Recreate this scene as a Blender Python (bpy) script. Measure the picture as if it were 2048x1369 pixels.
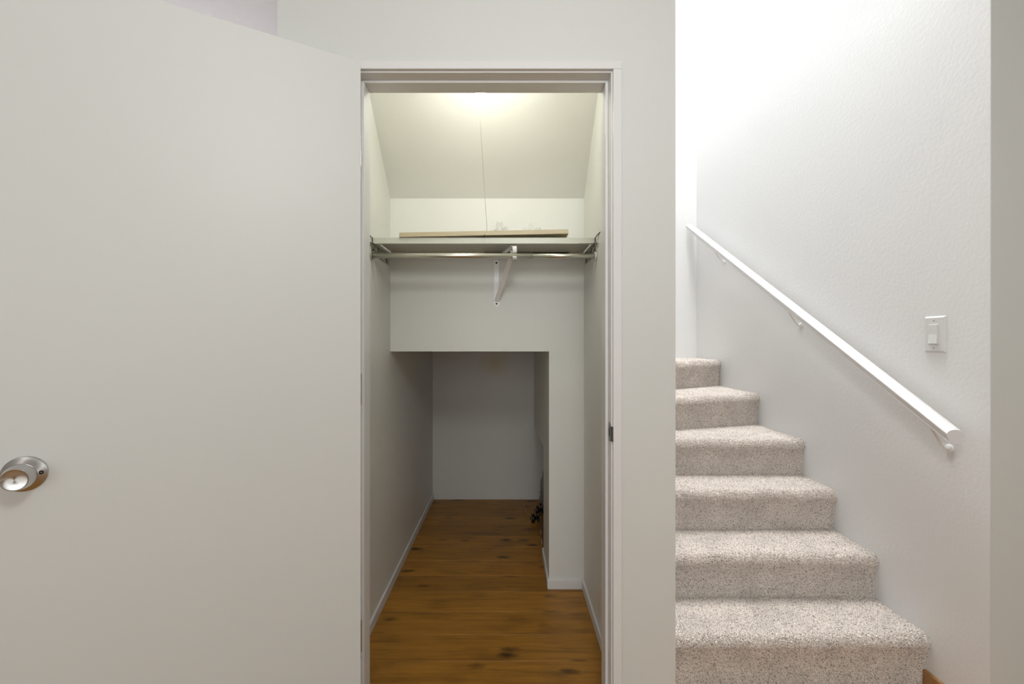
import bpy, bmesh, math, random
import numpy as np
from mathutils import Vector, Matrix, noise as mnoise

for o in list(bpy.data.objects):
    bpy.data.objects.remove(o, do_unlink=True)
scene = bpy.context.scene
COL = scene.collection
random.seed(7)
rng = np.random.default_rng(7)

# ------------------------------------------------------------------ camera
# X to the right, Y into the picture, Z up; 16 mm lens, level, eye 1.2 m
EYE = 1.2
cam_d = bpy.data.cameras.new('camera')
cam_d.lens = 16.0
cam_d.sensor_width = 36.0
cam_d.shift_x = 9.0 / 2048
cam_d.clip_start = 0.01
cam = bpy.data.objects.new('camera', cam_d)
cam.location = (0, 0, EYE)
cam.rotation_euler = (math.pi / 2, 0, 0)
COL.objects.link(cam)
scene.camera = cam

# ------------------------------------------------------------------ world, lights, exposure
world = bpy.data.worlds.new('world')
scene.world = world
world.use_nodes = True
world.node_tree.nodes['Background'].inputs[0].default_value = (0.75, 0.85, 1.0, 1)
world.node_tree.nodes['Background'].inputs[1].default_value = 0.05
vs = scene.view_settings
vs.view_transform = 'Standard'
vs.look = 'None'
vs.gamma = 1.0
vs.use_curve_mapping = False
vs.exposure = 0.0


def lamp(name, kind, loc, energy, color, rot=(0, 0, 0), size=None, size_y=None):
    d = bpy.data.lights.new(name, kind)
    d.energy = energy
    d.color = color
    if kind == 'AREA':
        d.shape = 'RECTANGLE'
        d.size = size
        d.size_y = size_y
    else:
        d.shadow_soft_size = size
    o = bpy.data.objects.new(name, d)
    o.location = loc
    o.rotation_euler = rot
    COL.objects.link(o)
    return o


# fill light added behind the camera, set in an invented window
lamp('window_fill_light', 'AREA', (-0.35, -2.93, 1.45), 41, (0.975, 0.995, 1.0), (math.radians(90), 0, 0), 3.0, 1.7)
# the room's ceiling lamp and an added unseen light to brighten the hall ceiling
lamp('room_ceiling_lamp', 'POINT', (0.15, 0.0, 2.12), 28, (0.978, 1.0, 0.98), size=0.16)
lamp('hall_fill_light', 'POINT', (-1.7, 2.2, 1.55), 36, (0.98, 0.97, 1.0), size=0.12)
# upstairs: roof window over the stair well and the landing lamp
lamp('stairwell_skylight', 'AREA', (0.80, 2.35, 6.15), 172, (0.985, 0.99, 0.995), (0, 0, 0), 0.55, 1.9)
lamp('upstairs_lamp', 'POINT', (-0.30, 2.0, 4.25), 15, (1.0, 0.98, 0.96), size=0.07)


# ------------------------------------------------------------------ helpers
def lin(r, g, b):
    f = lambda c: (c / 255 / 12.92) if c <= 10 else ((c / 255 + 0.055) / 1.055) ** 2.4
    return (f(r), f(g), f(b), 1)


def new_mat(name):
    m = bpy.data.materials.new(name)
    m.use_nodes = True
    nt = m.node_tree
    return m, nt, nt.nodes['Principled BSDF']


def paint(name, col, rough=0.6, scale=90, strength=0.12, dist=0.002, spec=0.35, var=0.03):
    m, nt, b = new_mat(name)
    N, L = nt.nodes, nt.links
    b.inputs['Roughness'].default_value = rough
    b.inputs['Specular IOR Level'].default_value = spec
    tc = N.new('ShaderNodeTexCoord')
    n1 = N.new('ShaderNodeTexNoise')
    n1.inputs['Scale'].default_value = scale
    n1.inputs['Detail'].default_value = 3
    L.new(tc.outputs['Object'], n1.inputs['Vector'])
    bp = N.new('ShaderNodeBump')
    bp.inputs['Strength'].default_value = strength
    bp.inputs['Distance'].default_value = dist
    L.new(n1.outputs['Fac'], bp.inputs['Height'])
    L.new(bp.outputs['Normal'], b.inputs['Normal'])
    n2 = N.new('ShaderNodeTexNoise')
    n2.inputs['Scale'].default_value = 2.3
    n2.inputs['Detail'].default_value = 4
    L.new(tc.outputs['Object'], n2.inputs['Vector'])
    mix = N.new('ShaderNodeMix')
    mix.data_type = 'RGBA'
    mix.inputs['A'].default_value = col
    mix.inputs['B'].default_value = tuple(c * (1 - var) for c in col[:3]) + (1,)
    L.new(n2.outputs['Fac'], mix.inputs['Factor'])
    L.new(mix.outputs['Result'], b.inputs['Base Color'])
    return m


def plain(name, col, rough=0.5, metal=0.0, spec=0.5):
    m, nt, b = new_mat(name)
    b.inputs['Base Color'].default_value = col
    b.inputs['Roughness'].default_value = rough
    b.inputs['Metallic'].default_value = metal
    b.inputs['Specular IOR Level'].default_value = spec
    N, L = nt.nodes, nt.links
    tc = N.new('ShaderNodeTexCoord')
    n = N.new('ShaderNodeTexNoise')
    n.inputs['Scale'].default_value = 40 if metal < 0.5 else 900
    L.new(tc.outputs['Object'], n.inputs['Vector'])
    mr = N.new('ShaderNodeMapRange')
    mr.inputs['To Min'].default_value = max(0.03, rough - 0.05)
    mr.inputs['To Max'].default_value = rough + 0.05
    L.new(n.outputs['Fac'], mr.inputs['Value'])
    L.new(mr.outputs['Result'], b.inputs['Roughness'])
    return m


M = {}
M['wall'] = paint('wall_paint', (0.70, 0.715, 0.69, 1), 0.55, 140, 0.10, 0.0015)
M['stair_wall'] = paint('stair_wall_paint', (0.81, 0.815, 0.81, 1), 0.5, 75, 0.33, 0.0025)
M['closet'] = paint('closet_paint', (0.775, 0.78, 0.745, 1), 0.5, 90, 0.18, 0.002)
M['ceiling'] = paint('ceiling_spray_texture', (0.66, 0.65, 0.67, 1), 0.9, 260, 0.6, 0.004)
M['trim'] = paint('trim_gloss_white', (0.76, 0.76, 0.755, 1), 0.35, 30, 0.03, 0.001)
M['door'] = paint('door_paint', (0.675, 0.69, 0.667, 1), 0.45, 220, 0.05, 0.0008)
M['rail'] = plain('handrail_white_gloss', (0.80, 0.80, 0.80, 1), 0.3)
M['white_plastic'] = plain('white_plastic', (0.73, 0.735, 0.73, 1), 0.3)
M['white_metal'] = plain('white_enamel_metal', (0.90, 0.90, 0.895, 1), 0.35)
M['shelf'] = plain('shelf_pale_enamel', (0.60, 0.61, 0.53, 1), 0.35)
M['chrome'] = plain('rod_satin_steel', (0.66, 0.65, 0.58, 1), 0.36, 1.0)
M['bracket'] = plain('bracket_zinc', (0.45, 0.44, 0.38, 1), 0.4, 0.9)
M['dark'] = plain('dark_screw', (0.02, 0.02, 0.02, 1), 0.5)
M['bronze'] = plain('dark_bronze', (0.012, 0.011, 0.010, 1), 0.18, 0.0, 0.6)
M['brass'] = plain('worn_brass_rim', (0.55, 0.47, 0.33, 1), 0.3, 1.0)
M['strike'] = plain('strike_steel', (0.30, 0.29, 0.27, 1), 0.3, 1.0)
M['black_plastic'] = plain('black_plastic', (0.012, 0.012, 0.012, 1), 0.5)
M['porcelain'] = plain('porcelain', (0.8, 0.8, 0.78, 1), 0.2)
M['cord'] = plain('cotton_cord', (0.55, 0.55, 0.50, 1), 0.8)
M['oak_trim'] = None


def wood(name, c_dark, c_mid, c_light, knots=True, grain=(1.6, 22, 22), rough=0.42, random_tone=0.12, bump=0.06):
    m, nt, b = new_mat(name)
    N, L = nt.nodes, nt.links
    tc = N.new('ShaderNodeTexCoord')
    oi = N.new('ShaderNodeObjectInfo')
    off = N.new('ShaderNodeVectorMath'); off.operation = 'SCALE'
    cmb = N.new('ShaderNodeCombineXYZ')
    L.new(oi.outputs['Random'], cmb.inputs[0]); L.new(oi.outputs['Random'], cmb.inputs[1]); L.new(oi.outputs['Random'], cmb.inputs[2])
    L.new(cmb.outputs[0], off.inputs[0]); off.inputs['Scale'].default_value = 37.0
    add = N.new('ShaderNodeVectorMath'); add.operation = 'ADD'
    L.new(tc.outputs['Object'], add.inputs[0]); L.new(off.outputs[0], add.inputs[1])
    mp = N.new('ShaderNodeMapping'); mp.inputs['Scale'].default_value = grain
    L.new(add.outputs[0], mp.inputs['Vector'])
    n1 = N.new('ShaderNodeTexNoise')
    n1.inputs['Scale'].default_value = 2.2; n1.inputs['Detail'].default_value = 8
    n1.inputs['Roughness'].default_value = 0.65; n1.inputs['Distortion'].default_value = 0.6
    L.new(mp.outputs[0], n1.inputs['Vector'])
    ramp = N.new('ShaderNodeValToRGB')
    e = ramp.color_ramp.elements
    e[0].position = 0.30; e[0].color = c_dark
    e[1].position = 0.72; e[1].color = c_light
    k = e.new(0.5); k.color = c_mid
    L.new(n1.outputs['Fac'], ramp.inputs['Fac'])
    col = ramp.outputs['Color']
    if knots:
        # broad dark smoky patches
        mp3 = N.new('ShaderNodeMapping'); mp3.inputs['Scale'].default_value = (3.2, 8.0, 8.0)
        L.new(add.outputs[0], mp3.inputs['Vector'])
        n3 = N.new('ShaderNodeTexNoise'); n3.inputs['Scale'].default_value = 1.5; n3.inputs['Detail'].default_value = 5
        L.new(mp3.outputs[0], n3.inputs['Vector'])
        r3 = N.new('ShaderNodeMapRange'); r3.inputs['From Min'].default_value = 0.52; r3.inputs['From Max'].default_value = 0.78
        r3.inputs['To Max'].default_value = 0.55
        L.new(n3.outputs['Fac'], r3.inputs['Value'])
        mx3 = N.new('ShaderNodeMix'); mx3.data_type = 'RGBA'
        mx3.inputs['B'].default_value = tuple(c * 0.42 for c in c_dark[:3]) + (1,)
        L.new(r3.outputs['Result'], mx3.inputs['Factor']); L.new(col, mx3.inputs['A'])
        # knots
        mp2 = N.new('ShaderNodeMapping'); mp2.inputs['Scale'].default_value = (5.5, 13.0, 13.0)
        L.new(add.outputs[0], mp2.inputs['Vector'])
        nd = N.new('ShaderNodeTexNoise'); nd.inputs['Scale'].default_value = 7; nd.inputs['Detail'].default_value = 3
        L.new(mp2.outputs[0], nd.inputs['Vector'])
        sub = N.new('ShaderNodeVectorMath'); sub.operation = 'MULTIPLY_ADD'
        sub.inputs[1].default_value = (0.22, 0.22, 0.22)
        L.new(nd.outputs['Color'], sub.inputs[0]); L.new(mp2.outputs[0], sub.inputs[2])
        vo = N.new('ShaderNodeTexVoronoi'); vo.inputs['Scale'].default_value = 1.0
        L.new(sub.outputs[0], vo.inputs['Vector'])
        # only some of the cells carry a knot
        sp = N.new('ShaderNodeSeparateColor')
        L.new(vo.outputs['Color'], sp.inputs[0])
        gt = N.new('ShaderNodeMath'); gt.operation = 'GREATER_THAN'; gt.inputs[1].default_value = 0.40
        L.new(sp.outputs[0], gt.inputs[0])
        r2 = N.new('ShaderNodeMapRange'); r2.inputs['From Min'].default_value = 0.07; r2.inputs['From Max'].default_value = 0.30
        r2.inputs['To Min'].default_value = 0.92; r2.inputs['To Max'].default_value = 0.0
        L.new(vo.outputs['Distance'], r2.inputs['Value'])
        mm = N.new('ShaderNodeMath'); mm.operation = 'MULTIPLY'
        L.new(gt.outputs[0], mm.inputs[0]); L.new(r2.outputs['Result'], mm.inputs[1])
        mx2 = N.new('ShaderNodeMix'); mx2.data_type = 'RGBA'
        mx2.inputs['B'].default_value = tuple(c * 0.14 for c in c_dark[:3]) + (1,)
        L.new(mm.outputs[0], mx2.inputs['Factor']); L.new(mx3.outputs['Result'], mx2.inputs['A'])
        col = mx2.outputs['Result']
    hsv = N.new('ShaderNodeHueSaturation')
    mr = N.new('ShaderNodeMapRange')
    mr.inputs['To Min'].default_value = 1 - random_tone; mr.inputs['To Max'].default_value = 1 + random_tone
    L.new(oi.outputs['Random'], mr.inputs['Value'])
    L.new(mr.outputs['Result'], hsv.inputs['Value'])
    L.new(col, hsv.inputs['Color'])
    L.new(hsv.outputs['Color'], b.inputs['Base Color'])
    b.inputs['Roughness'].default_value = rough
    b.inputs['Specular IOR Level'].default_value = 0.4
    bp = N.new('ShaderNodeBump'); bp.inputs['Strength'].default_value = bump; bp.inputs['Distance'].default_value = 0.002
    L.new(n1.outputs['Fac'], bp.inputs['Height']); L.new(bp.outputs['Normal'], b.inputs['Normal'])
    return m


M['floor_wood'] = wood('floor_knotty_oak', (0.26, 0.115, 0.017, 1), (0.40, 0.182, 0.024, 1), (0.49, 0.230, 0.032, 1))
M['oak_trim'] = wood('oak_baseboard', (0.30, 0.15, 0.05, 1), (0.42, 0.22, 0.08, 1), (0.5, 0.28, 0.11, 1), knots=False)
M['board'] = wood('pale_board_veneer', (0.50, 0.42, 0.27, 1), (0.58, 0.50, 0.33, 1), (0.64, 0.56, 0.40, 1), knots=False, grain=(1.5, 40, 40))
M['card'] = wood('brown_cardboard', (0.16, 0.085, 0.04, 1), (0.20, 0.11, 0.05, 1), (0.24, 0.14, 0.07, 1), knots=False, rough=0.8)
M['subfloor'] = plain('subfloor', (0.05, 0.03, 0.015, 1), 0.9)


def stained_wall():
    m = paint('niche_paint_with_stain', (0.72, 0.715, 0.685, 1), 0.55, 90, 0.18, 0.002)
    nt = m.node_tree; N, L = nt.nodes, nt.links
    b = N['Principled BSDF']
    src = b.inputs['Base Color'].links[0].from_socket
    tc = N.new('ShaderNodeTexCoord')
    mp = N.new('ShaderNodeMapping')
    mp.inputs['Location'].default_value = (0.055, 0, -1.04)
    L.new(tc.outputs['Object'], mp.inputs['Vector'])
    nz = N.new('ShaderNodeTexNoise'); nz.inputs['Scale'].default_value = 12; nz.inputs['Detail'].default_value = 4
    L.new(tc.outputs['Object'], nz.inputs['Vector'])
    ln = N.new('ShaderNodeVectorMath'); ln.operation = 'LENGTH'
    L.new(mp.outputs[0], ln.inputs[0])
    ad = N.new('ShaderNodeMath'); ad.operation = 'MULTIPLY_ADD'
    ad.inputs[1].default_value = 0.08
    L.new(nz.outputs['Fac'], ad.inputs[0]); L.new(ln.outputs['Value'], ad.inputs[2])
    mr = N.new('ShaderNodeMapRange')
    mr.inputs['From Min'].default_value = 0.06; mr.inputs['From Max'].default_value = 0.17
    mr.inputs['To Min'].default_value = 0.55; mr.inputs['To Max'].default_value = 0
    L.new(ad.outputs[0], mr.inputs['Value'])
    mx = N.new('ShaderNodeMix'); mx.data_type = 'RGBA'
    mx.inputs['B'].default_value = (0.66, 0.56, 0.33, 1)
    L.new(mr.outputs['Result'], mx.inputs['Factor']); L.new(src, mx.inputs['A'])
    L.new(mx.outputs['Result'], b.inputs['Base Color'])
    return m


M['niche'] = stained_wall()


def brushed(name, col, rough):
    m, nt, b = new_mat(name)
    N, L = nt.nodes, nt.links
    b.inputs['Base Color'].default_value = col
    b.inputs['Metallic'].default_value = 1
    b.inputs['Roughness'].default_value = rough
    b.inputs['Anisotropic'].default_value = 0.93
    tg = N.new('ShaderNodeTangent'); tg.direction_type = 'RADIAL'; tg.axis = 'Z'
    L.new(tg.outputs[0], b.inputs['Tangent'])
    return m


M['nickel'] = brushed('brushed_nickel', (0.56, 0.555, 0.545, 1), 0.26)


def emissive(name, col, s):
    m, nt, b = new_mat(name)
    b.inputs['Base Color'].default_value = (0.9, 0.9, 0.85, 1)
    b.inputs['Emission Color'].default_value = col
    b.inputs['Emission Strength'].default_value = s
    return m


M['bulb'] = emissive('glowing_bulb', (1.0, 0.975, 0.86, 1), 70)


def clear_film(name, col, alpha):
    m, nt, b = new_mat(name)
    b.inputs['Base Color'].default_value = col
    b.inputs['Roughness'].default_value = 0.22
    b.inputs['Specular IOR Level'].default_value = 0.8
    N, L = nt.nodes, nt.links
    tr = N.new('ShaderNodeBsdfTransparent')
    mx = N.new('ShaderNodeMixShader'); mx.inputs[0].default_value = alpha
    L.new(tr.outputs[0], mx.inputs[1]); L.new(b.outputs[0], mx.inputs[2])
    L.new(mx.outputs[0], N['Material Output'].inputs['Surface'])
    return m


M['film'] = clear_film('clear_plastic_film', (0.95, 0.95, 0.93, 1), 0.22)
M['grey_film'] = clear_film('grey_plastic_film', (0.30, 0.30, 0.28, 1), 0.6)


def carpet_mat():
    m, nt, b = new_mat('beige_carpet_pile')
    N, L = nt.nodes, nt.links
    tc = N.new('ShaderNodeTexCoord')
    v = N.new('ShaderNodeTexVoronoi'); v.inputs['Scale'].default_value = 340
    L.new(tc.outputs['Object'], v.inputs['Vector'])
    sp = N.new('ShaderNodeSeparateColor'); L.new(v.outputs['Color'], sp.inputs[0])
    ramp = N.new('ShaderNodeValToRGB'); e = ramp.color_ramp.elements
    e[0].position = 0.03; e[0].color = (0.24, 0.19, 0.16, 1)  # dark specks paint in the shaded gaps between tufts
    e[1].position = 1.0; e[1].color = (0.92, 0.86, 0.805, 1)
    k = e.new(0.25); k.color = (0.80, 0.715, 0.64, 1)
    L.new(sp.outputs[0], ramp.inputs['Fac'])
    n = N.new('ShaderNodeTexNoise'); n.inputs['Scale'].default_value = 9; n.inputs['Detail'].default_value = 4
    L.new(tc.outputs['Object'], n.inputs['Vector'])
    hs = N.new('ShaderNodeHueSaturation')
    mr = N.new('ShaderNodeMapRange'); mr.inputs['From Min'].default_value = 0.3; mr.inputs['From Max'].default_value = 0.7
    mr.inputs['To Min'].default_value = 0.9; mr.inputs['To Max'].default_value = 1.08
    L.new(n.outputs['Fac'], mr.inputs['Value']); L.new(mr.outputs['Result'], hs.inputs['Value'])
    L.new(ramp.outputs['Color'], hs.inputs['Color']); L.new(hs.outputs['Color'], b.inputs['Base Color'])
    b.inputs['Roughness'].default_value = 0.9
    b.inputs['Specular IOR Level'].default_value = 0.15
    b.inputs['Sheen Weight'].default_value = 0.25
    b.inputs['Sheen Roughness'].default_value = 0.5
    return m


M['carpet'] = carpet_mat()


def tag(o, label=None, cat=None, kind=None, group=None):
    if label: o['label'] = label
    if cat: o['category'] = cat
    if kind: o['kind'] = kind
    if group: o['group'] = group
    return o


def struct(o, label, cat):
    return tag(o, label, cat, 'structure')


def link(name, me, mat, parent=None, loc=(0, 0, 0), smooth=False):
    o = bpy.data.objects.new(name, me)
    COL.objects.link(o)
    if mat is not None and len(me.materials) == 0:
        me.materials.append(mat)
    if smooth:
        me.polygons.foreach_set('use_smooth', [True] * len(me.polygons))
    o.location = loc
    if parent is not None:
        o.parent = parent
        o.matrix_parent_inverse = Matrix.Translation(parent.location).inverted() if parent.rotation_euler.z == 0 else Matrix.Identity(4)
    return o


def empty(name, loc, rz=0):
    o = bpy.data.objects.new(name, None)
    o.empty_display_size = 0.05
    o.location = loc
    o.rotation_euler = (0, 0, rz)
    COL.objects.link(o)
    return o


def bm_box(bm, x0, x1, y0, y1, z0, z1):
    vs_ = [bm.verts.new(p) for p in ((x0, y0, z0), (x1, y0, z0), (x1, y1, z0), (x0, y1, z0),
                                     (x0, y0, z1), (x1, y0, z1), (x1, y1, z1), (x0, y1, z1))]
    for f in ((0, 3, 2, 1), (4, 5, 6, 7), (0, 1, 5, 4), (1, 2, 6, 5), (2, 3, 7, 6), (3, 0, 4, 7)):
        bm.faces.new([vs_[i] for i in f])
    return vs_


def finish(bm, name, bevel=0.0, seg=2):
    if bevel:
        bmesh.ops.bevel(bm, geom=bm.edges[:], offset=bevel, segments=seg, affect='EDGES', profile=0.5, clamp_overlap=True)
    bmesh.ops.recalc_face_normals(bm, faces=bm.faces[:])
    me = bpy.data.meshes.new(name)
    bm.to_mesh(me)
    bm.free()
    return me


def boxes(name, bs, mat, parent=None, bevel=0.0, seg=2):
    """one mesh made of one or more boxes (x0,x1,y0,y1,z0,z1), origin at its base centre, world coords"""
    a = np.array(bs)
    cx = (a[:, 0].min() + a[:, 1].max()) / 2
    cy = (a[:, 2].min() + a[:, 3].max()) / 2
    z = a[:, 4].min()
    bm = bmesh.new()
    for b in bs:
        bm_box(bm, b[0] - cx, b[1] - cx, b[2] - cy, b[3] - cy, b[4] - z, b[5] - z)
    return link(name, finish(bm, name, bevel, seg), mat, parent, (cx, cy, z))


def prism(name, pts, axis, a0, a1, mat, parent=None, bevel=0.0):
    """polygon pts extruded along axis ('x': pts are (y,z); 'y': (x,z); 'z': (x,y))"""
    bm = bmesh.new()
    def P(p, a):
        return {'x': (a, p[0], p[1]), 'y': (p[0], a, p[1]), 'z': (p[0], p[1], a)}[axis]
    A = [bm.verts.new(P(p, a0)) for p in pts]
    B = [bm.verts.new(P(p, a1)) for p in pts]
    bm.faces.new(A); bm.faces.new(B[::-1])
    n = len(pts)
    for i in range(n):
        bm.faces.new((A[i], A[(i + 1) % n], B[(i + 1) % n], B[i]))
    return link(name, finish(bm, name, bevel), mat, parent)


def bm_tube(bm, path, r, seg=10, cap=True):
    path = [Vector(p) for p in path]
    rs = r if isinstance(r, (list, tuple)) else [r] * len(path)
    rings = []
    up = None
    for i, p in enumerate(path):
        t = (path[min(i + 1, len(path) - 1)] - path[max(i - 1, 0)]).normalized()
        if up is None:
            up = Vector((0, 0, 1)) if abs(t.z) < 0.9 else Vector((1, 0, 0))
        s = t.cross(up).normalized()
        up = s.cross(t).normalized()
        rings.append([bm.verts.new(p + (s * math.cos(2 * math.pi * k / seg) + up * math.sin(2 * math.pi * k / seg)) * rs[i]) for k in range(seg)])
    for a, b in zip(rings, rings[1:]):
        for k in range(seg):
            bm.faces.new((a[k], a[(k + 1) % seg], b[(k + 1) % seg], b[k]))
    if cap:
        bm.faces.new(rings[0][::-1]); bm.faces.new(rings[-1])


def tube(name, path, r, mat, parent=None, seg=10):
    bm = bmesh.new()
    bm_tube(bm, path, r, seg)
    return link(name, finish(bm, name), mat, parent, smooth=True)


def lathe_me(name, prof, seg=32):
    """profile of (radius, z), spun about Z"""
    bm = bmesh.new()
    rings = []
    for r, z in prof:
        if r < 1e-6:
            rings.append([bm.verts.new((0, 0, z))])
        else:
            rings.append([bm.verts.new((r * math.cos(2 * math.pi * k / seg), r * math.sin(2 * math.pi * k / seg), z)) for k in range(seg)])
    for a, b in zip(rings, rings[1:]):
        for k in range(seg):
            q = (k + 1) % seg
            if len(a) == 1 and len(b) == 1:
                continue
            if len(a) == 1:
                bm.faces.new((a[0], b[k], b[q]))
            elif len(b) == 1:
                bm.faces.new((a[k], a[q], b[0]))
            else:
                bm.faces.new((a[k], a[q], b[q], b[k]))
    return finish(bm, name)


def auto_smooth(o, ang=35):
    me = o.data
    me.polygons.foreach_set('use_smooth', [True] * len(me.polygons))
    try:
        me.set_sharp_from_angle(angle=math.radians(ang))
    except Exception:
        pass


# ------------------------------------------------------------------ measures (metres)
YF, YFB = 1.365, 1.463          # front wall, room side and closet side
XL, XR = -0.570, 0.372          # closet side walls
YB = 2.215                      # closet back wall with the low opening in it
YN = 3.467                      # end wall of the low recess
XN = 0.202                      # right side of the recess
ZN = 1.154                      # head of the recess
XW = 0.504                      # stair side of the closet wall
XS = 1.45                       # stair wall with the handrail
YSB = 3.49                      # stair end wall
XC = -0.69                      # outer left corner of the closet block
JL, JR, JH = -0.452, 0.3105, 2.0085   # door jamb faces and head
RX0, RX1, RY0 = -3.0, 2.3, -3.0       # the room
CEIL = 2.44
TOP = 6.2
YM = YB + 0.12                  # back of the closet's back wall

# ------------------------------------------------------------------ floor with planks
floor = boxes('floor', [(RX0, RX1, RY0, YSB, -0.05, -0.0125)], M['subfloor'])
struct(floor, 'knotty brown wood plank floor in the closet and the room', 'floor')
joint = [1.710, 1.867, 2.023, 2.184, 2.335, 2.502, 2.661, 2.818, 2.985, 3.140, 3.292, YN]
rows = []
y = 1.710
while y - 0.158 > RY0:
    rows.append((y - 0.158, y)); y -= 0.158
rows.reverse()
rows += list(zip(joint, joint[1:]))
plank_mesh = {}


def plank(x0, x1, y0, y1):
    key = (round(x1 - x0, 3), round(y1 - y0, 3))
    if key not in plank_mesh:
        bm = bmesh.new()
        hx, hy = (x1 - x0) / 2 - 0.0004, (y1 - y0) / 2 - 0.0005
        bm_box(bm, -hx, hx, -hy, hy, -0.012, 0)
        top = [e for e in bm.edges if all(v.co.z > -0.001 for v in e.verts)]
        bmesh.ops.bevel(bm, geom=top, offset=0.0010, segments=1, affect='EDGES')
        me = finish(bm, 'plank')
        me.materials.append(M['floor_wood'])
        plank_mesh[key] = me
    link('plank', plank_mesh[key], None, floor, ((x0 + x1) / 2, (y0 + y1) / 2, 0))


for i, (y0, y1) in enumerate(rows):
    if y1 <= 1.40:
        s = (0.0, -0.62, 0.41, -0.25)[i % 4]
        cuts = [RX0, -1.4 + s, 0.35 + s, RX1]
    elif y1 <= 1.72:
        cuts = [RX0, XC - 0.05, XS]
    elif y0 < 2.3:
        cuts = [XC, XR + 0.05]
    else:
        cuts = [XC, XW]
    for a, b in zip(cuts, cuts[1:]):
        plank(a, b, y0, y1)
    if y1 > 1.72:
        plank(RX0, XC, y0, y1)

# ------------------------------------------------------------------ shell of the room
def wall(name, bs, label, mat=None, bevel=0.0):
    return struct(boxes(name, bs, mat or M['wall'], None, bevel, 3), label, 'wall')


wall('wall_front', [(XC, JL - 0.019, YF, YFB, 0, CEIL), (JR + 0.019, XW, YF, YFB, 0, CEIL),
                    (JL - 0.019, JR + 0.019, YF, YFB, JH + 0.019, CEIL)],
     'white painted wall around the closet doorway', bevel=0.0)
# rounded corner bead at both outer corners
corner_l = wall('wall_closet_outer', [(XC, XL - 0.012, YFB, YSB, 0, CEIL)], 'white outer side wall of the closet by the open door')
wall('wall_room_right', [(XS, RX1, YF, YF + 0.003, 0, CEIL), (XS + 0.1, RX1, YF + 0.003, YF + 0.12, 0, CEIL)], 'grey looking wall to the right of the stair opening')
wall('wall_room_left', [(RX0 - 0.1, RX0, RY0, YSB, 0, CEIL)], 'white left wall of the room')
wall('wall_room_side', [(RX1, RX1 + 0.1, RY0, YF + 0.12, 0, CEIL)], 'white right side wall of the room')
wall('wall_room_back', [(RX0, -1.85, RY0 - 0.1, RY0, 0, CEIL), (1.15, RX1, RY0 - 0.1, RY0, 0, CEIL),
                        (-1.85, 1.15, RY0 - 0.1, RY0, 0, 0.6), (-1.85, 1.15, RY0 - 0.1, RY0, 2.3, CEIL)],
     'white wall with an invented window behind the viewer')
wall('wall_hall_end', [(RX0, XC, YSB, YSB + 0.1, 0, CEIL)], 'white end wall of the hall left of the closet')
struct(boxes('added_window_1', [(-1.85, 1.15, RY0 - 0.06, RY0 - 0.04, 0.6, 2.3)], M['white_plastic']), 'wide invented window behind the viewer', 'window')  # invented blank pane, unseen; goes with the fill light
ceil = boxes('ceiling', [(RX0, RX1, RY0, YF, CEIL, CEIL + 0.1), (RX0, XC, YF, YSB, CEIL, CEIL + 0.1)], M['ceiling'])
struct(ceil, 'pale textured room ceiling above the open door', 'ceiling')

# closet
wall('wall_closet_left', [(XL - 0.012, XL, YFB, YN, 0, CEIL - 0.02)], 'white left wall inside the closet', M['closet'])
wall('wall_closet_right', [(XR, XR + 0.012, YFB, YB, 0, CEIL - 0.02)], 'white right wall inside the closet', M['closet'])
wall('wall_closet_back', [(XN, XR + 0.011, YB, YM, 0, CEIL), (XL, XN, YB, YM, ZN, CEIL)],
     'white closet back wall with the low opening under the shelf', M['closet'])
wall('wall_niche_end', [(XL, XW - 0.02, YN, YSB, 0, ZN)], 'shaded end wall of the low recess with a faint yellow stain', M['niche'])
prism('x', [(YM, 0), (2.553, 0), (2.553, 0.611), (YN, 0.56), (YN, ZN), (YM, ZN)], 'x', XN, XN + 0.05, M['closet']).name = 'wall_niche_right'
struct(bpy.data.objects['wall_niche_right'], 'right wall of the low recess cut away near the floor', 'wall')
wall('wall_light_stop', [(XW - 0.02, XW - 0.005, YM, YSB, 0.62, ZN)], 'added unseen wall blocking stair light above the void', M['closet'])  # added to keep stair light from leaking into the recess
struct(boxes('ceiling_niche', [(XL, XW - 0.02, YM, YN, ZN, ZN + 0.015)], M['closet']), 'low ceiling of the recess behind the closet', 'ceiling')
ZC = 2.26
ysl = YB - (ZC - 1.899) / 0.967
prism('x', [(YFB, ZC), (ysl, ZC), (YB, 1.899), (YB, 1.93), (ysl + 0.01, ZC + 0.03), (YFB, ZC + 0.03)], 'x', XL, XR, M['closet']).name = 'ceiling_closet'
struct(bpy.data.objects['ceiling_closet'], 'sloping closet ceiling above the shelf', 'ceiling')

# stair well
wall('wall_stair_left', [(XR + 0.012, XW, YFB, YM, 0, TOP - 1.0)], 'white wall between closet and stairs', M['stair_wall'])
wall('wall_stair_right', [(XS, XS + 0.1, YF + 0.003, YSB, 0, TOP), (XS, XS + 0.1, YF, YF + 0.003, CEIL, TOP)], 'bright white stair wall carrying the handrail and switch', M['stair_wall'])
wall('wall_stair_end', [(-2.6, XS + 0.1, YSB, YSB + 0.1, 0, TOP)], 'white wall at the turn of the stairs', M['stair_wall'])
wall('wall_stair_head', [(XC, XS, YF - 0.1, YF - 0.0005, CEIL + 0.1, TOP)], 'upper wall over the stair opening', M['stair_wall'])
wall('wall_stair_blocker', [(XW - 0.1, XW, 2.42, YSB, 3.25, TOP)], 'added unseen wall shading the far part of the stair wall', M['stair_wall'])  # added to block the upstairs lamp and give its patch an edge
wall('wall_upstairs_left', [(-2.7, -2.6, YF - 0.1, YSB, CEIL + 0.1, TOP)], 'upstairs left wall', M['stair_wall'])
wall('wall_upstairs_front', [(-2.6, XC, YF - 0.1, YF, CEIL + 0.1, TOP)], 'upstairs front wall', M['stair_wall'])
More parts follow.
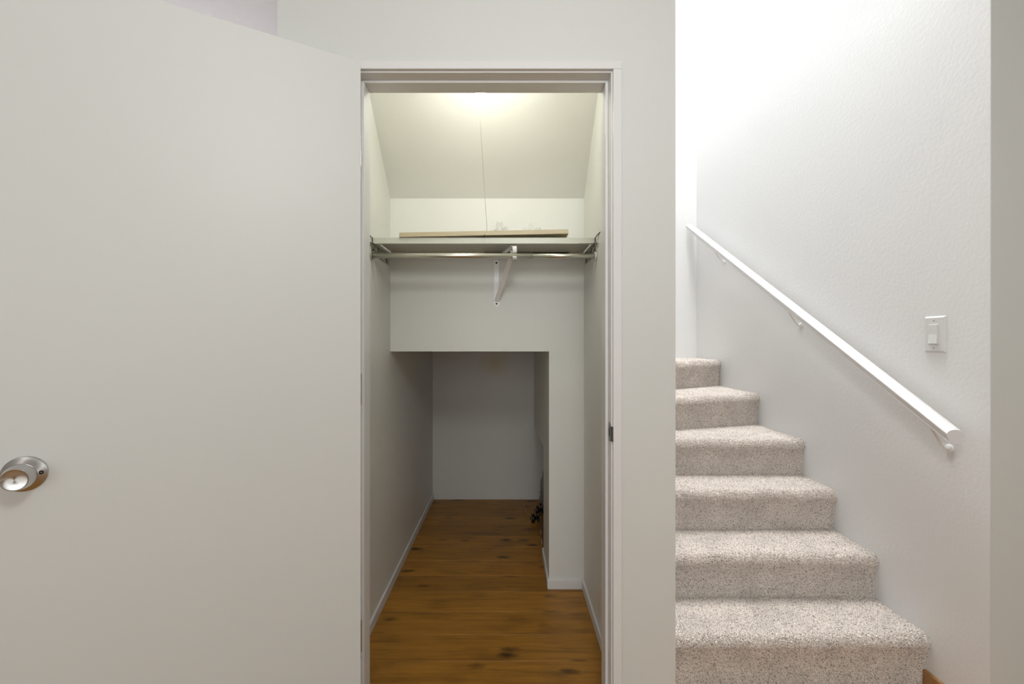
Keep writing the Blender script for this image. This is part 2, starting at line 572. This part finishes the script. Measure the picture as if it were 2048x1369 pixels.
struct(boxes('ceiling_upstairs', [(-2.7, XS + 0.1, YF - 0.1, YSB + 0.1, TOP, TOP + 0.1)], M['stair_wall']), 'white ceiling over the stair well', 'ceiling')
struct(boxes('floor_upstairs', [(-2.6, XR, YF, YM, CEIL + 0.1, CEIL + 0.2)], M['stair_wall']), 'upstairs floor beside the stair well', 'floor')

# ------------------------------------------------------------------ baseboards
BH = 0.045
def bb(name, b, label, mat=None):
    return struct(boxes(name, [b], mat or M['trim'], None, 0.002), label, 'baseboard')


bb('baseboard_closet_left', (XL, XL + 0.010, YFB + 0.002, YN - 0.002, 0, BH), 'white baseboard along the left closet wall')
bb('baseboard_closet_right', (XR - 0.010, XR, YFB + 0.002, YB - 0.002, 0, BH), 'white baseboard along the right closet wall')
bb('baseboard_closet_back', (XN - 0.008, XR - 0.010, YB - 0.010, YB, 0, BH), 'short white baseboard on the back wall right of the opening')
bb('baseboard_niche_right', (XN - 0.009, XN, YB, 2.553, 0.002, BH + 0.002), 'white baseboard along the right wall of the low recess')
bb('baseboard_stair', (XS - 0.012, XS, YF, 1.578, 0, 0.066), 'honey oak baseboard at the foot of the stair wall', M['oak_trim'])
bb('baseboard_room_right', (XS - 0.012, RX1, YF - 0.012, YF, 0, 0.066), 'honey oak baseboard below the right room wall', M['oak_trim'])

# ------------------------------------------------------------------ door frame
fr = empty('trim_1', ((JL + JR) / 2, YF, 0))
struct(fr, 'white painted wooden door frame of the closet', 'door frame')
boxes('jamb', [(JR, JR + 0.019, YF, YFB, 0, JH + 0.019)], M['trim'], fr, 0.001)
boxes('jamb', [(JL - 0.019, JL, YF, YFB, 0, JH + 0.019)], M['trim'], fr, 0.001)
boxes('head_jamb', [(JL, JR, YF, YFB, JH, JH + 0.019)], M['trim'], fr, 0.001)
boxes('door_stop', [(JR - 0.0085, JR, 1.404, YFB, 0, JH)], M['trim'], fr, 0.0015)
boxes('door_stop', [(JL, JL + 0.010, 1.404, YFB, 0, JH)], M['trim'], fr, 0.0015)
boxes('door_stop', [(JL + 0.010, JR - 0.0085, 1.404, YFB, JH - 0.008, JH)], M['trim'], fr, 0.0015)
CY = YF - 0.0125
boxes('casing', [(JR + 0.004, JR + 0.030, CY, YF, 0, 2.013)], M['trim'], fr, 0.002)
boxes('casing', [(JL - 0.030, JL - 0.004, CY, YF, 0, 2.013)], M['trim'], fr, 0.002)
boxes('casing', [(JL - 0.030, JR + 0.030, CY, YF, 2.013, 2.037)], M['trim'], fr, 0.002)
# strike plate with its curled lip and latch hole
zs = 0.927
sp_pts = []
for k in range(13):
    a = math.pi / 2 - math.pi * k / 12
    sp_pts.append((1.388 + 0.012 * math.cos(a) * 0.6, zs + 0.030 * math.sin(a)))
sp_pts += [(1.3652, zs - 0.024), (1.3652, zs + 0.024)]
st = prism('strike_plate', sp_pts, 'x', JR - 0.0015, JR, M['strike'], fr)
st['label'] = 'dark steel strike plate'
lp = [(JR - 0.0015, 1.3655), (JR - 0.0015, 1.360), (JR + 0.003, 1.3525), (JR + 0.0046, 1.3525), (JR + 0.0015, 1.3655)]
prism('strike_lip', lp, 'z', zs - 0.024, zs + 0.020, M['strike'], st, 0.0004)
boxes('latch_hole', [(JR - 0.0018, JR - 0.0012, 1.374, 1.387, zs - 0.013, zs + 0.013)], M['dark'], st)

# ------------------------------------------------------------------ open door
u = Vector((-0.861, -0.508, 0)).normalized()
ang = math.atan2(u.y, u.x)                 # local +X runs from hinge to latch edge
n = Vector((-u.y, u.x, 0))
if n.y > 0: n = -n                         # towards the viewer
# local +Y after rotation by ang
ly = Vector((-math.sin(ang), math.cos(ang), 0))
sgn = 1 if ly.dot(n) > 0 else -1
door = empty('door_1', (-0.4215, 1.308, 0.0), ang)
struct(door, 'flush white closet door swung wide open at the left', 'door')
DT = 2.0064


def dlink(name, me, mat, loc=(0, 0, 0), rot=None, parent=None, smooth=False):
    o = bpy.data.objects.new(name, me)
    COL.objects.link(o)
    if len(me.materials) == 0: me.materials.append(mat)
    o.parent = parent or door
    o.location = loc
    if rot: o.rotation_euler = rot
    return o


bm = bmesh.new()
bm_box(bm, 0, 0.762, min(0, -0.035 * sgn), max(0, -0.035 * sgn), 0.012, DT)
dlink('door_leaf', finish(bm, 'door_leaf', 0.0015), M['door'])
# knob on the visible face (local z of the lathe = face normal)
kr = (-math.pi / 2 * sgn, 0, 0)
rose_prof = [(0.0, 0.0), (0.0365, 0.0), (0.0372, 0.0012), (0.0365, 0.0025), (0.034, 0.0035), (0.019, 0.0115), (0.0175, 0.0118), (0.0, 0.0118)]
kt = 0.690
rose = dlink('knob_rose', lathe_me('knob_rose', rose_prof, 64), M['nickel'], (kt, 0, 0.9226), kr)
auto_smooth(rose, 30)
rose['label'] = 'round brushed nickel rose'
kn_prof = [(0.0, 0.0115), (0.0145, 0.0115), (0.0150, 0.016), (0.0235, 0.0195), (0.0262, 0.024), (0.0265, 0.029), (0.0250, 0.038),
           (0.0222, 0.050), (0.0216, 0.0522), (0.0208, 0.0529), (0.0190, 0.0522), (0.008, 0.0512), (0.0, 0.0510)]
kn = dlink('knob', lathe_me('knob', kn_prof, 64), M['nickel'], (kt, 0, 0.9226), kr)
auto_smooth(kn, 28)
kn['label'] = 'brushed nickel door knob'
hole = dlink('release_hole', lathe_me('release_hole', [(0, 0), (0.0042, 0), (0.0042, 0.0012), (0, 0.0012)], 20), M['dark'], (kt - 0.0275, 0.0075 * sgn, 0.9236), kr)
hole.parent = door
pin_ = dlink('release_pin', lathe_me('release_pin', [(0, 0), (0.0012, 0), (0.0012, 0.0022), (0, 0.0024)], 10), M['nickel'], (kt - 0.0275, 0.0078 * sgn, 0.9236), kr)
# latch bolt on the free edge, hinges at the other
bm = bmesh.new(); bm_box(bm, 0.762, 0.7632, -0.0285 if sgn > 0 else 0.0065, -0.0065 if sgn > 0 else 0.0285, 0.894, 0.951)
lt = dlink('latch_plate', finish(bm, 'latch_plate'), M['nickel'])
for hz in (1.755, 1.06, 0.33):
    bm = bmesh.new()
    bm_box(bm, -0.0012, 0.0005, min(-0.003 * sgn, -0.033 * sgn), max(-0.003 * sgn, -0.033 * sgn), hz - 0.044, hz + 0.044)
    h = dlink('hinge', finish(bm, 'hinge'), M['nickel'])
    bm = bmesh.new()
    bm_tube(bm, [(-0.006, -0.040 * sgn, hz - 0.046), (-0.006, -0.040 * sgn, hz + 0.046)], 0.0055, 12)
    b_ = dlink('hinge_barrel', finish(bm, 'hinge_barrel'), M['nickel'], parent=h)
for hz in (1.755, 1.06, 0.33):
    boxes('hinge_leaf', [(JL - 0.0005, JL + 0.0015, 1.3655, 1.400, hz - 0.044, hz + 0.044)], M['trim'], fr)

# ------------------------------------------------------------------ carpeted stairs
Zk = [EYE - XS * c for c in (0.699, 0.5775, 0.4545, 0.3325, 0.2095, 0.087)]
X0, X1 = XW, XS


def straight(yv): return lambda s: (X0 + (X1 - X0) * s, yv)
def slanted(ya, yb): return lambda s: (X0 + (X1 - X0) * s, ya + (yb - ya) * s)


NOSE = [straight(1.558), straight(1.781), straight(2.003), straight(2.221), slanted(2.330, 2.618), slanted(2.530, 3.097)]
BACK = []
for k in range(5):
    f = NOSE[k + 1]
    BACK.append((lambda g: (lambda s: (g(s)[0], g(s)[1] + 0.022)))(f))
BACK.append(straight(YSB - 0.002))

stairs = empty('staircase', ((X0 + X1) / 2, 1.56, 0))
tag(stairs, 'beige carpeted stairs climbing and turning beside the white stair wall', 'staircase')
RN = 0.024


def carpet_step(k, nose, back, z_top, z_bot, nu=90, pile=42000, wall_ends=True):
    prof = []           # (mode, value): list of (t from back->nose in y space, z, normal blend)
    us = np.linspace(0.0, 1.0, nu)
    rows_ = []
    nt_ = 16
    for s in us:
        bx, by = back(s); nx, ny = nose(s)
        w1 = 0.004 * mnoise.noise(Vector((s * 7 + k * 3.1, 0.3, 0)))
        w2 = 0.003 * mnoise.noise(Vector((s * 11 + k * 1.7, 9.3, 0)))
        pts = []
        ys = ny + w1
        for i in range(nt_):                      # tread, back to front
            t = i / nt_
            yy = by + (ys + RN - by) * t
            zz = z_top - 0.002 * math.sin(t * math.pi) + w2 * t
            pts.append((bx, yy, zz))
        for i in range(9):                        # rolled nosing
            a = math.pi / 2 * i / 8
            pts.append((bx, ys + RN - RN * math.sin(a), z_top + w2 - RN + RN * math.cos(a) - 0.006 * (1 - math.cos(a))))
        zs_ = z_top - RN - 0.006
        for i in range(1, 11):                    # riser, leaning back below the nosing
            t = i / 10
            pts.append((bx, ys + 0.022 * min(1, t * 1.6) * (2 - min(1, t * 1.6)) , zs_ + (z_bot + 0.001 - zs_) * t))
        rows_.append(pts)
    P = np.array(rows_)                           # nu x nv x 3
    nu_, nv = P.shape[:2]
    # closed solid: add the hidden underside
    und = P.copy()
    verts = P.reshape(-1, 3).tolist()
    faces = []
    for i in range(nu_ - 1):
        for j in range(nv - 1):
            a = i * nv + j
            faces.append((a, a + 1, a + nv + 1, a + nv))
    base = len(verts)
    for i in range(nu_):
        bx, by, bz = P[i, 0]
        verts.append((bx, by, z_bot + 0.001))
    for i in range(nu_ - 1):
        faces.append((i * nv, (i + 1) * nv, base + i + 1, base + i))
        faces.append((base + i, base + i + 1, (i + 1) * nv + nv - 1, i * nv + nv - 1))
    faces.append([base] + [j for j in range(nv - 1, -1, -1)])
    faces.append([base + nu_ - 1] + [(nu_ - 1) * nv + j for j in range(nv)])
    me = bpy.data.meshes.new('stair_step')
    me.from_pydata(verts, [], faces)
    bm_ = bmesh.new(); bm_.from_mesh(me)
    bmesh.ops.recalc_face_normals(bm_, faces=bm_.faces[:])
    bm_.to_mesh(me); bm_.free()
    o = link('stair_step', me, M['carpet'], stairs, smooth=False)
    auto_smooth(o, 50)
    # tufts of the pile: tiny cones standing on the grid
    A = P[:-1, :-1].reshape(-1, 3); B = P[:-1, 1:].reshape(-1, 3); C = P[1:, 1:].reshape(-1, 3); D = P[1:, :-1].reshape(-1, 3)
    nrm = np.cross(B - A, D - A)
    area = np.linalg.norm(nrm, axis=1)
    nrm /= area[:, None] + 1e-12
    if nrm[0, 2] < 0: nrm = -nrm
    cnt = int(area.sum() / (0.0031 ** 2))
    cnt = min(cnt, pile)
    idx = rng.choice(len(A), cnt, p=area / area.sum())
    s, t = rng.random(cnt)[:, None], rng.random(cnt)[:, None]
    pos = (A[idx] * (1 - s) + D[idx] * s) * (1 - t) + (B[idx] * (1 - s) + C[idx] * s) * t
    nn = nrm[idx]
    lean = rng.normal(0, 0.42, (cnt, 3)); lean[:, 2] -= 0.12
    d = nn + lean; d /= np.linalg.norm(d, axis=1)[:, None]
    h = (0.0052 + 0.0030 * rng.random(cnt))[:, None]
    r = (0.0016 + 0.0007 * rng.random(cnt))[:, None]
    ref = rng.normal(0, 1, (cnt, 3))
    e1 = np.cross(d, ref); e1 /= np.linalg.norm(e1, axis=1)[:, None]
    e2 = np.cross(d, e1)
    pos = pos - nn * 0.001
    V = np.empty((cnt, 7, 3))
    for q in range(3):
        a = 2 * math.pi * q / 3
        V[:, q] = pos + (e1 * math.cos(a) + e2 * math.sin(a)) * r
        V[:, 3 + q] = pos + d * h * 0.8 + (e1 * math.cos(a) + e2 * math.sin(a)) * r * 0.85
    V[:, 6] = pos + d * h
    V[:, :, 0] = np.clip(V[:, :, 0], X0 + 0.0005, X1 - 0.0005) if wall_ends else V[:, :, 0]
    tri = np.array([(0, 1, 4), (0, 4, 3), (1, 2, 5), (1, 5, 4), (2, 0, 3), (2, 3, 5), (3, 4, 6), (4, 5, 6), (5, 3, 6)])
    F = (np.arange(cnt)[:, None, None] * 7 + tri[None]).reshape(-1, 3)
    pm = bpy.data.meshes.new('carpet_pile')
    pm.vertices.add(cnt * 7); pm.vertices.foreach_set('co', V.reshape(-1).astype(np.float32))
    nf = len(F)
    pm.loops.add(nf * 3); pm.loops.foreach_set('vertex_index', F.reshape(-1).astype(np.int32))
    pm.polygons.add(nf)
    pm.polygons.foreach_set('loop_start', np.arange(0, nf * 3, 3, dtype=np.int32))
    pm.update(calc_edges=True)
    po = link('carpet_pile', pm, M['carpet'])
    po.parent = o
    po.matrix_parent_inverse = o.matrix_basis.inverted()
    tag(po, kind='stuff')
    return o


bot = [0.0] + Zk[:-1]
for k in range(6):
    carpet_step(k, NOSE[k], BACK[k], Zk[k], bot[k], pile=(43000 if k < 4 else 38000))
# the upper flight, out of sight behind the closet wall
rise = Zk[1] - Zk[0]
turn = boxes('floor_stair_turn', [(XW - 0.262, XW - 0.002, YM + 0.002, YSB - 0.002, Zk[5] + 0.1, Zk[5] + rise)], M['carpet'], None, 0.012)
struct(turn, 'carpeted start of the upper flight round the turn', 'stairs')
boxes('stair_step', [(XW - 0.50, XW - 0.237, YM + 0.002, YSB - 0.002, Zk[5] + rise + 0.001, Zk[5] + 2 * rise)], M['carpet'], turn, 0.012)

# ------------------------------------------------------------------ handrail
hr = empty('handrail', (XS, 2.4, 0.9))
tag(hr, 'white moulded wooden handrail sloping up the stair wall', 'handrail')
cxr = 1.3825
prof = [(-0.0275, 0.020), (-0.022, 0.0275), (-0.010, 0.0315), (0.004, 0.0325), (0.016, 0.0300), (0.0265, 0.0225), (0.0285, 0.016), (0.0255, 0.008),
        (0.0195, 0.000), (0.0175, -0.009), (0.0185, -0.0115), (-0.0185, -0.0115), (-0.0195, -0.0085), (-0.0175, -0.004), (-0.021, 0.002), (-0.0265, 0.010)]
ya, za = 1.404, 0.8965
yb_, zb_ = 3.455, 2.066
bm = bmesh.new()
A = [bm.verts.new((cxr + p[0], ya, za + p[1])) for p in prof]
B = [bm.verts.new((cxr + p[0], yb_, zb_ + p[1])) for p in prof]
bm.faces.new(A); bm.faces.new(B[::-1])
for i in range(len(prof)):
    j = (i + 1) % len(prof)
    bm.faces.new((A[i], A[j], B[j], B[i]))
ro = link('rail', finish(bm, 'rail'), M['rail'], hr)
auto_smooth(ro, 40)
sl = (zb_ - za) / (yb_ - ya)
for yb2 in (1.492, 2.25, 3.04):
    zr = za + sl * (yb2 - ya) - 0.0115
    br = tube('bracket', [(XS - 0.003, yb2, zr - 0.086), (XS - 0.016, yb2, zr - 0.083), (XS - 0.030, yb2, zr - 0.066), (XS - 0.050, yb2 - 0.002, zr - 0.038), (XS - 0.060, yb2 - 0.002, zr - 0.022), (cxr, yb2, zr - 0.006)],
              [0.0050, 0.0048, 0.0042, 0.0042, 0.0045, 0.0055], M['white_metal'], hr, 10)
    bm = bmesh.new()
    bm_tube(bm, [(XS, yb2, zr - 0.084), (XS - 0.004, yb2, zr - 0.084), (XS - 0.006, yb2, zr - 0.084)], [0.0135, 0.0135, 0.008], 20)
    w = link('rosette', finish(bm, 'rosette'), M['white_metal'], br)
    bm = bmesh.new()
    vs_ = bm_box(bm, cxr - 0.009, cxr + 0.009, yb2 - 0.030, yb2 + 0.030, zr - 0.005, zr - 0.001)
    for v in vs_: v.co.z += (v.co.y - yb2) * sl
    link('saddle', finish(bm, 'saddle'), M['white_metal'], br)
    for dy in (-0.022, 0.022):
        bm = bmesh.new()
        bm_tube(bm, [(cxr, yb2 + dy, zr + dy * sl - 0.0085), (cxr, yb2 + dy, zr + dy * sl - 0.004)], 0.0042, 10)
        link('screw', finish(bm, 'screw'), M['bracket'], br)

# ------------------------------------------------------------------ light switch
sw = empty('light_switch', (XS, 1.541, 1.226))
tag(sw, 'white rocker light switch on the stair wall above the handrail', 'light switch')
bm = bmesh.new()
vs_ = bm_box(bm, XS - 0.0065, XS, 1.5025, 1.5795, 1.164, 1.288)
for v in vs_:
    if v.co.x < XS - 0.001:
        v.co.y += 0.006 * (1 if v.co.y < 1.54 else -1)
        v.co.z += 0.006 * (1 if v.co.z < 1.22 else -1)
link('switch_plate', finish(bm, 'switch_plate', 0.0008), M['white_plastic'], sw)
boxes('rocker_frame', [(XS - 0.0085, XS - 0.0064, 1.5235, 1.5585, 1.192, 1.260)], M['white_plastic'], sw, 0.0006)
rp = [(XS - 0.0135, 1.194), (XS - 0.0095, 1.226), (XS - 0.0098, 1.258), (XS - 0.0084, 1.258), (XS - 0.0084, 1.194)]
prism('rocker', rp, 'y', 1.5255, 1.5565, M['white_plastic'], sw, 0.0006)
for z_ in (1.179, 1.273):
    tube('screw', [(XS - 0.0064, 1.541, z_), (XS - 0.0076, 1.541, z_)], 0.0028, M['bracket'], sw, 12)

# ------------------------------------------------------------------ closet shelf, brackets and rod
SF, SZ0, SZ1 = 1.91, 1.6135, 1.6387
sh = empty('closet_shelf', ((XL + XR) / 2, 2.06, SZ0))
tag(sh, 'pale green white telescoping metal shelf above the clothes rod', 'shelf')


def tray(name, x0, x1, y0, z0, z1, th):
    return boxes(name, [(x0, x1, y0, YB - 0.004, z1 - th, z1), (x0, x1, y0, y0 + th, z0, z1 - th), (x0, x1, YB - 0.004 - th, YB - 0.004, z0 - 0.004, z1 - th),
                        (x0, x1, y0 + th, y0 + 0.022, z0, z0 + th)], M['shelf'], sh, 0.0004, 1)


tray('shelf_tray', XL + 0.003, 0.300, SF, SZ0, SZ1, 0.0012)
tray('shelf_tray', -0.114, XR - 0.003, SF + 0.0016, SZ0 + 0.0014, SZ1 - 0.0014, 0.0012)

ROD_Y, ROD_Z = 1.900, 1.560
rod = empty('clothes_rod', ((XL + XR) / 2, ROD_Y, ROD_Z))
tag(rod, 'satin steel clothes rod under the closet shelf', 'clothes rod')
tube('rod_tube', [(XL + 0.010, ROD_Y, ROD_Z + 0.0015), (0.104, ROD_Y, ROD_Z)], 0.0115, M['chrome'], rod, 24)
tube('rod_tube', [(0.100, ROD_Y, ROD_Z), (XR - 0.008, ROD_Y, ROD_Z - 0.0010)], 0.0103, M['chrome'], rod, 24)

for side in (-1, 1):
    xw = XL if side < 0 else XR
    i1 = lambda d: xw - side * d
    def bxx(name, d0, d1, y0, y1, z0, z1, mat, p):
        a, b = sorted((i1(d0), i1(d1)))
        return boxes(name, [(a, b, y0, y1, z0, z1)], mat, p)
    eb = empty('shelf_end_bracket', (xw, 2.0, 1.56))
    tag(eb, 'zinc shelf end bracket on the %s closet wall' % ('left' if side < 0 else 'right'), 'bracket', group='zinc brackets carrying the shelf ends')
    bxx('support_rail', 0.0, 0.014, 1.875, 2.205, SZ0 - 0.0035, SZ0 - 0.0005, M['bracket'], eb)
    bxx('wall_plate', 0.0, 0.002, 1.885, 2.20, 1.567, SZ0 - 0.0035, M['shelf'], eb)
    for j in range(5):
        y0 = 1.935 + j * 0.052
        tube('rib', [(i1(0.004), y0, SZ0 - 0.004), (i1(0.004), y0 + (0.045 if j % 2 else 0.006), 1.571)], 0.0016, M['dark' if j % 2 else 'bracket'], eb, 6)
    tube('brace', [(i1(0.006), 1.835, 1.6000), (i1(0.006), 1.90, 1.5985), (i1(0.006), 2.08, 1.568)], 0.0022, M['bracket'], eb, 8)
    tube('prong', [(i1(0.002), 1.825, 1.640), (i1(0.004), 1.875, 1.6385), (i1(0.0055), 1.9045, 1.636), (i1(0.0055), 1.9055, 1.611)], 0.0017, M['dark'], eb, 6)
    tube('prong', [(i1(0.003), 1.855, 1.640), (i1(0.003), 1.855, 1.614)], 0.0013, M['bracket'], eb, 6)
    for yy in (1.925, 2.17):
        tube('screw', [(i1(0.002), yy, 1.590), (i1(0.0048), yy, 1.590)], 0.004, M['dark'] if yy < 2 else M['chrome'], eb, 10)
    # cup that holds the rod
    bm = bmesh.new()
    bm_tube(bm, [(i1(0.002), ROD_Y, ROD_Z), (i1(0.0075), ROD_Y, ROD_Z)], 0.0165, 24)
    link('rod_cup', finish(bm, 'rod_cup'), M['white_metal'] if side > 0 else M['bracket'], eb)
    bxx('hanger_strap', 0.002, 0.005, ROD_Y - 0.012, ROD_Y + 0.012, ROD_Z, SZ0 - 0.0035, M['bracket'], eb)

# white bracket in the middle that holds shelf and rod
mb = empty('shelf_bracket', (-0.054, YB, 1.49))
tag(mb, 'white metal bracket on the back wall holding shelf and rod', 'bracket')
xb = -0.0535
pl = []
for k in range(9):
    a = math.pi * k / 8
    pl.append((xb + 0.0135 * math.cos(a), 1.5885 + 0.0135 * math.sin(a)))
for k in range(9):
    a = math.pi + math.pi * k / 8
    pl.append((xb + 0.001 + 0.0135 * math.cos(a), 1.3855 + 0.0135 * math.sin(a)))
prism('wall_plate', pl, 'y', YB - 0.003, YB, M['white_metal'], mb, 0.0006)
boxes('flange', [(xb - 0.0125, xb - 0.0105, YB - 0.012, YB - 0.003, 1.405, 1.575)], M['white_metal'], mb)
boxes('flange', [(xb + 0.0105, xb + 0.0125, YB - 0.012, YB - 0.003, 1.405, 1.575)], M['white_metal'], mb)
for z_ in (1.5845, 1.386):
    tube('screw', [(xb, YB - 0.003, z_), (xb, YB - 0.0062, z_)], 0.0045, M['dark'], mb, 14)


def bar(name, a, b, w, t, mat, parent, side_hint=(1, 0, 0)):
    a, b = Vector(a), Vector(b)
    d = (b - a).normalized()
    s = Vector(side_hint); s = (s - d * s.dot(d)).normalized()
    q = d.cross(s)
    bm = bmesh.new()
    A = [bm.verts.new(a + s * i * w / 2 + q * j * t / 2) for i, j in ((-1, -1), (1, -1), (1, 1), (-1, 1))]
    B = [bm.verts.new(b + s * i * w / 2 + q * j * t / 2) for i, j in ((-1, -1), (1, -1), (1, 1), (-1, 1))]
    bm.faces.new(A); bm.faces.new(B[::-1])
    for i in range(4):
        bm.faces.new((A[i], A[(i + 1) % 4], B[(i + 1) % 4], B[i]))
    return link(name, finish(bm, name, 0.0008), mat, parent)


xf = 0.028
dg = bar('diagonal_brace', (xb + 0.002, YB - 0.008, 1.398), (xf - 0.003, 1.935, 1.585), 0.018, 0.004, M['white_metal'], mb)
bar('brace_flange', (xb + 0.011, YB - 0.010, 1.402), (xf + 0.006, 1.935, 1.591), 0.002, 0.010, M['white_metal'], dg)
bar('brace_flange', (xb - 0.007, YB - 0.010, 1.402), (xf - 0.012, 1.935, 1.591), 0.002, 0.010, M['white_metal'], dg)
bar('top_arm', (xb, YB - 0.004, 1.604), (xf - 0.004, 1.925, 1.606), 0.020, 0.0035, M['white_metal'], mb)
# hook: a strip wrapped round the rod
bm = bmesh.new()
path = []
for k in range(17):
    a = math.radians(115 - k * 17.5)
    path.append((ROD_Y + 0.0145 * math.cos(a), ROD_Z + 0.0145 * math.sin(a)))
path = [(1.925, 1.606), (1.905, 1.600)] + path[1:]
prev = None
for (py, pz) in path:
    ring = [bm.verts.new((xf - 0.007 + dx, py + e * 0.0, pz)) for dx, e in ((0, 0), (0.018, 0))]
    if prev: bm.faces.new((prev[0], prev[1], ring[1], ring[0]))
    prev = ring
hk = finish(bm, 'rod_hook')
ho = link('rod_hook', hk, M['white_metal'], mb, smooth=True)
sm = ho.modifiers.new('thick', 'SOLIDIFY'); sm.thickness = 0.003; sm.offset = 0

# ------------------------------------------------------------------ board lying on the shelf
bd = empty('wooden_board', (-0.10, 1.905, SZ1))
tag(bd, 'pale wooden board lying tilted on the closet shelf', 'board')
bm = bmesh.new()
vs_ = bm_box(bm, -0.453, 0.255, 1.902, 2.13, SZ1, SZ1 + 0.019)
for v in vs_:
    t = (v.co.x + 0.453) / 0.708
    v.co.z += 0.0142 * t + 0.0004 - (0.012 * t * (v.co.y - 1.902) / 0.228)
link('plank_body', finish(bm, 'plank_body', 0.0008), M['board'], bd)
tube('nail', [(-0.0965, 1.9015, SZ1 + 0.0115), (-0.0965, 1.899, SZ1 + 0.0060), (-0.0965, 1.8985, SZ1 - 0.002)], [0.0012, 0.0022, 0.0028], M['dark'], bd, 8)

# ------------------------------------------------------------------ bags of clear plastic film
def crumple(name, cx, cy, z0, rx, ry, rz, seed, mat, parent=None, sharp=1.0):
    bm = bmesh.new()
    bmesh.ops.create_icosphere(bm, subdivisions=4, radius=1)
    for v in bm.verts:
        p = v.co.copy()
        q = p * 2.3 + Vector((seed, seed * 1.7, 0))
        r = 1 + sharp * (0.38 * abs(mnoise.noise(q)) * 2 - 0.25 + 0.22 * abs(mnoise.noise(q * 2.4)) + 0.1 * mnoise.noise(q * 5))
        p = p * r
        v.co = Vector((cx + p.x * rx, cy + p.y * ry, z0 + max(0.0, (p.z + 0.35)) * rz))
    return link(name, finish(bm, name), mat, parent, smooth=(mat is M['film']))


o = crumple('plastic_bag', -0.030, 2.165, SZ1 + 0.0005, 0.045, 0.028, 0.088, 3.2, M['film'])
tag(o, 'small crumpled clear plastic bag at the pull cord behind the board', 'plastic bag', group='clear plastic film on the shelf')
o = crumple('plastic_bag', 0.125, 2.165, SZ1 + 0.0005, 0.075, 0.032, 0.078, 8.9, M['film'])
tag(o, 'wider crumpled clear plastic bag behind the raised end of the board', 'plastic bag', group='clear plastic film on the shelf')

# ------------------------------------------------------------------ closet lamp with pull cord
lx, ly_ = -0.097, 1.62
cl = empty('closet_lamp', (lx, ly_, ZC))
tag(cl, 'bare glowing bulb with pull cord at the closet ceiling', 'lamp')
me = lathe_me('lamp_holder', [(0, 0), (0.052, 0), (0.052, -0.012), (0.040, -0.026), (0.026, -0.036), (0.022, -0.060), (0, -0.060)], 32)
o = link('lamp_holder', me, M['porcelain'], cl, (lx, ly_, ZC)); auto_smooth(o, 40)
me = lathe_me('bulb', [(0.013, -0.060), (0.014, -0.075), (0.022, -0.098), (0.029, -0.120), (0.030, -0.137), (0.027, -0.155), (0.019, -0.169), (0.008, -0.177), (0, -0.179)], 32)
o = link('bulb', me, M['bulb'], cl, (lx, ly_, ZC), smooth=True)
tube('pull_cord', [(-0.108, ly_ - 0.025, ZC - 0.045), (-0.104, 1.72, 2.06), (-0.097, 1.90, 1.84), (-0.094, 2.06, 1.735), (-0.098, 2.133, 1.68), (-0.098, 2.137, SZ1 + 0.001)], 0.0009, M['cord'], cl, 6)

# ------------------------------------------------------------------ odds and ends in the low recess
def loose_knob(x, y, rz, label):
    e = empty('door_knob', (x, y, 0))
    tag(e, label, 'door knob', group='loose dark door knobs in the recess')
    R = 0.030
    prof_k = [(0, 0), (0.014, 0.0), (0.024, 0.003), (0.0295, 0.010), (0.030, 0.016), (0.026, 0.024), (0.014, 0.029), (0.011, 0.034), (0.011, 0.046)]
    rot = Matrix.Rotation(rz, 4, 'Z') @ Matrix.Rotation(math.pi / 2, 4, 'Y')
    for nm, pr, mt in (('knob', prof_k, M['bronze']),
                       ('rim', [(0.0150, 0.0002), (0.0225, 0.0018), (0.0232, 0.0022), (0.0225, 0.0030), (0.0150, 0.0030)], M['brass']),
                       ('rose', [(0.011, 0.046), (0.022, 0.048), (0.0285, 0.053), (0.0295, 0.057), (0, 0.057)], M['bronze'])):
        me = lathe_me(nm, pr, 32)
        me.transform(Matrix.Translation((x, y, R)) @ rot)
        ob = link(nm, me, mt, e); auto_smooth(ob, 45)
    return e


loose_knob(0.153, 3.015, math.radians(12), 'nearer loose black and brass door knob on the recess floor')
loose_knob(0.192, 3.165, math.radians(10), 'farther loose black and brass door knob on the recess floor')
stick = empty('wood_offcut', (0.123, 3.25, 0))
tag(stick, 'thin tan wood offcut lying beside the loose door knobs', 'wood scrap')
bar('strip', (0.134, 3.150, 0.004), (0.112, 3.345, 0.010), 0.012, 0.006, M['oak_trim'], stick)
bar('strip', (0.132, 3.156, 0.003), (0.158, 3.160, 0.003), 0.012, 0.005, M['oak_trim'], stick)

ct = empty('cardboard_carton', (0.29, 2.80, 0))
tag(ct, 'low brown cardboard carton tucked under the stairs', 'box')
boxes('carton_body', [(0.206, 0.40, 2.60, 2.945, 0.0, 0.058)], M['card'], ct, 0.002)
boxes('flap', [(0.203, 0.206, 2.62, 2.93, 0.022, 0.060)], M['card'], ct, 0.0008)
o = crumple('torn_tape', 0.204, 2.78, 0.030, 0.003, 0.022, 0.016, 5.1, M['white_plastic'], ct)
o = crumple('torn_tape', 0.204, 2.68, 0.016, 0.003, 0.030, 0.014, 6.4, M['white_plastic'], ct)

bag = empty('filled_bag', (0.32, 3.22, 0))
tag(bag, 'grey translucent plastic bag of dark things under the stairs', 'bag')
crumple('film', 0.315, 3.26, 0.05, 0.085, 0.09, 0.205, 1.4, M['grey_film'], bag, 0.6)
crumple('contents', 0.315, 3.26, 0.0, 0.080, 0.085, 0.09, 2.4, M['black_plastic'], bag, 0.5)
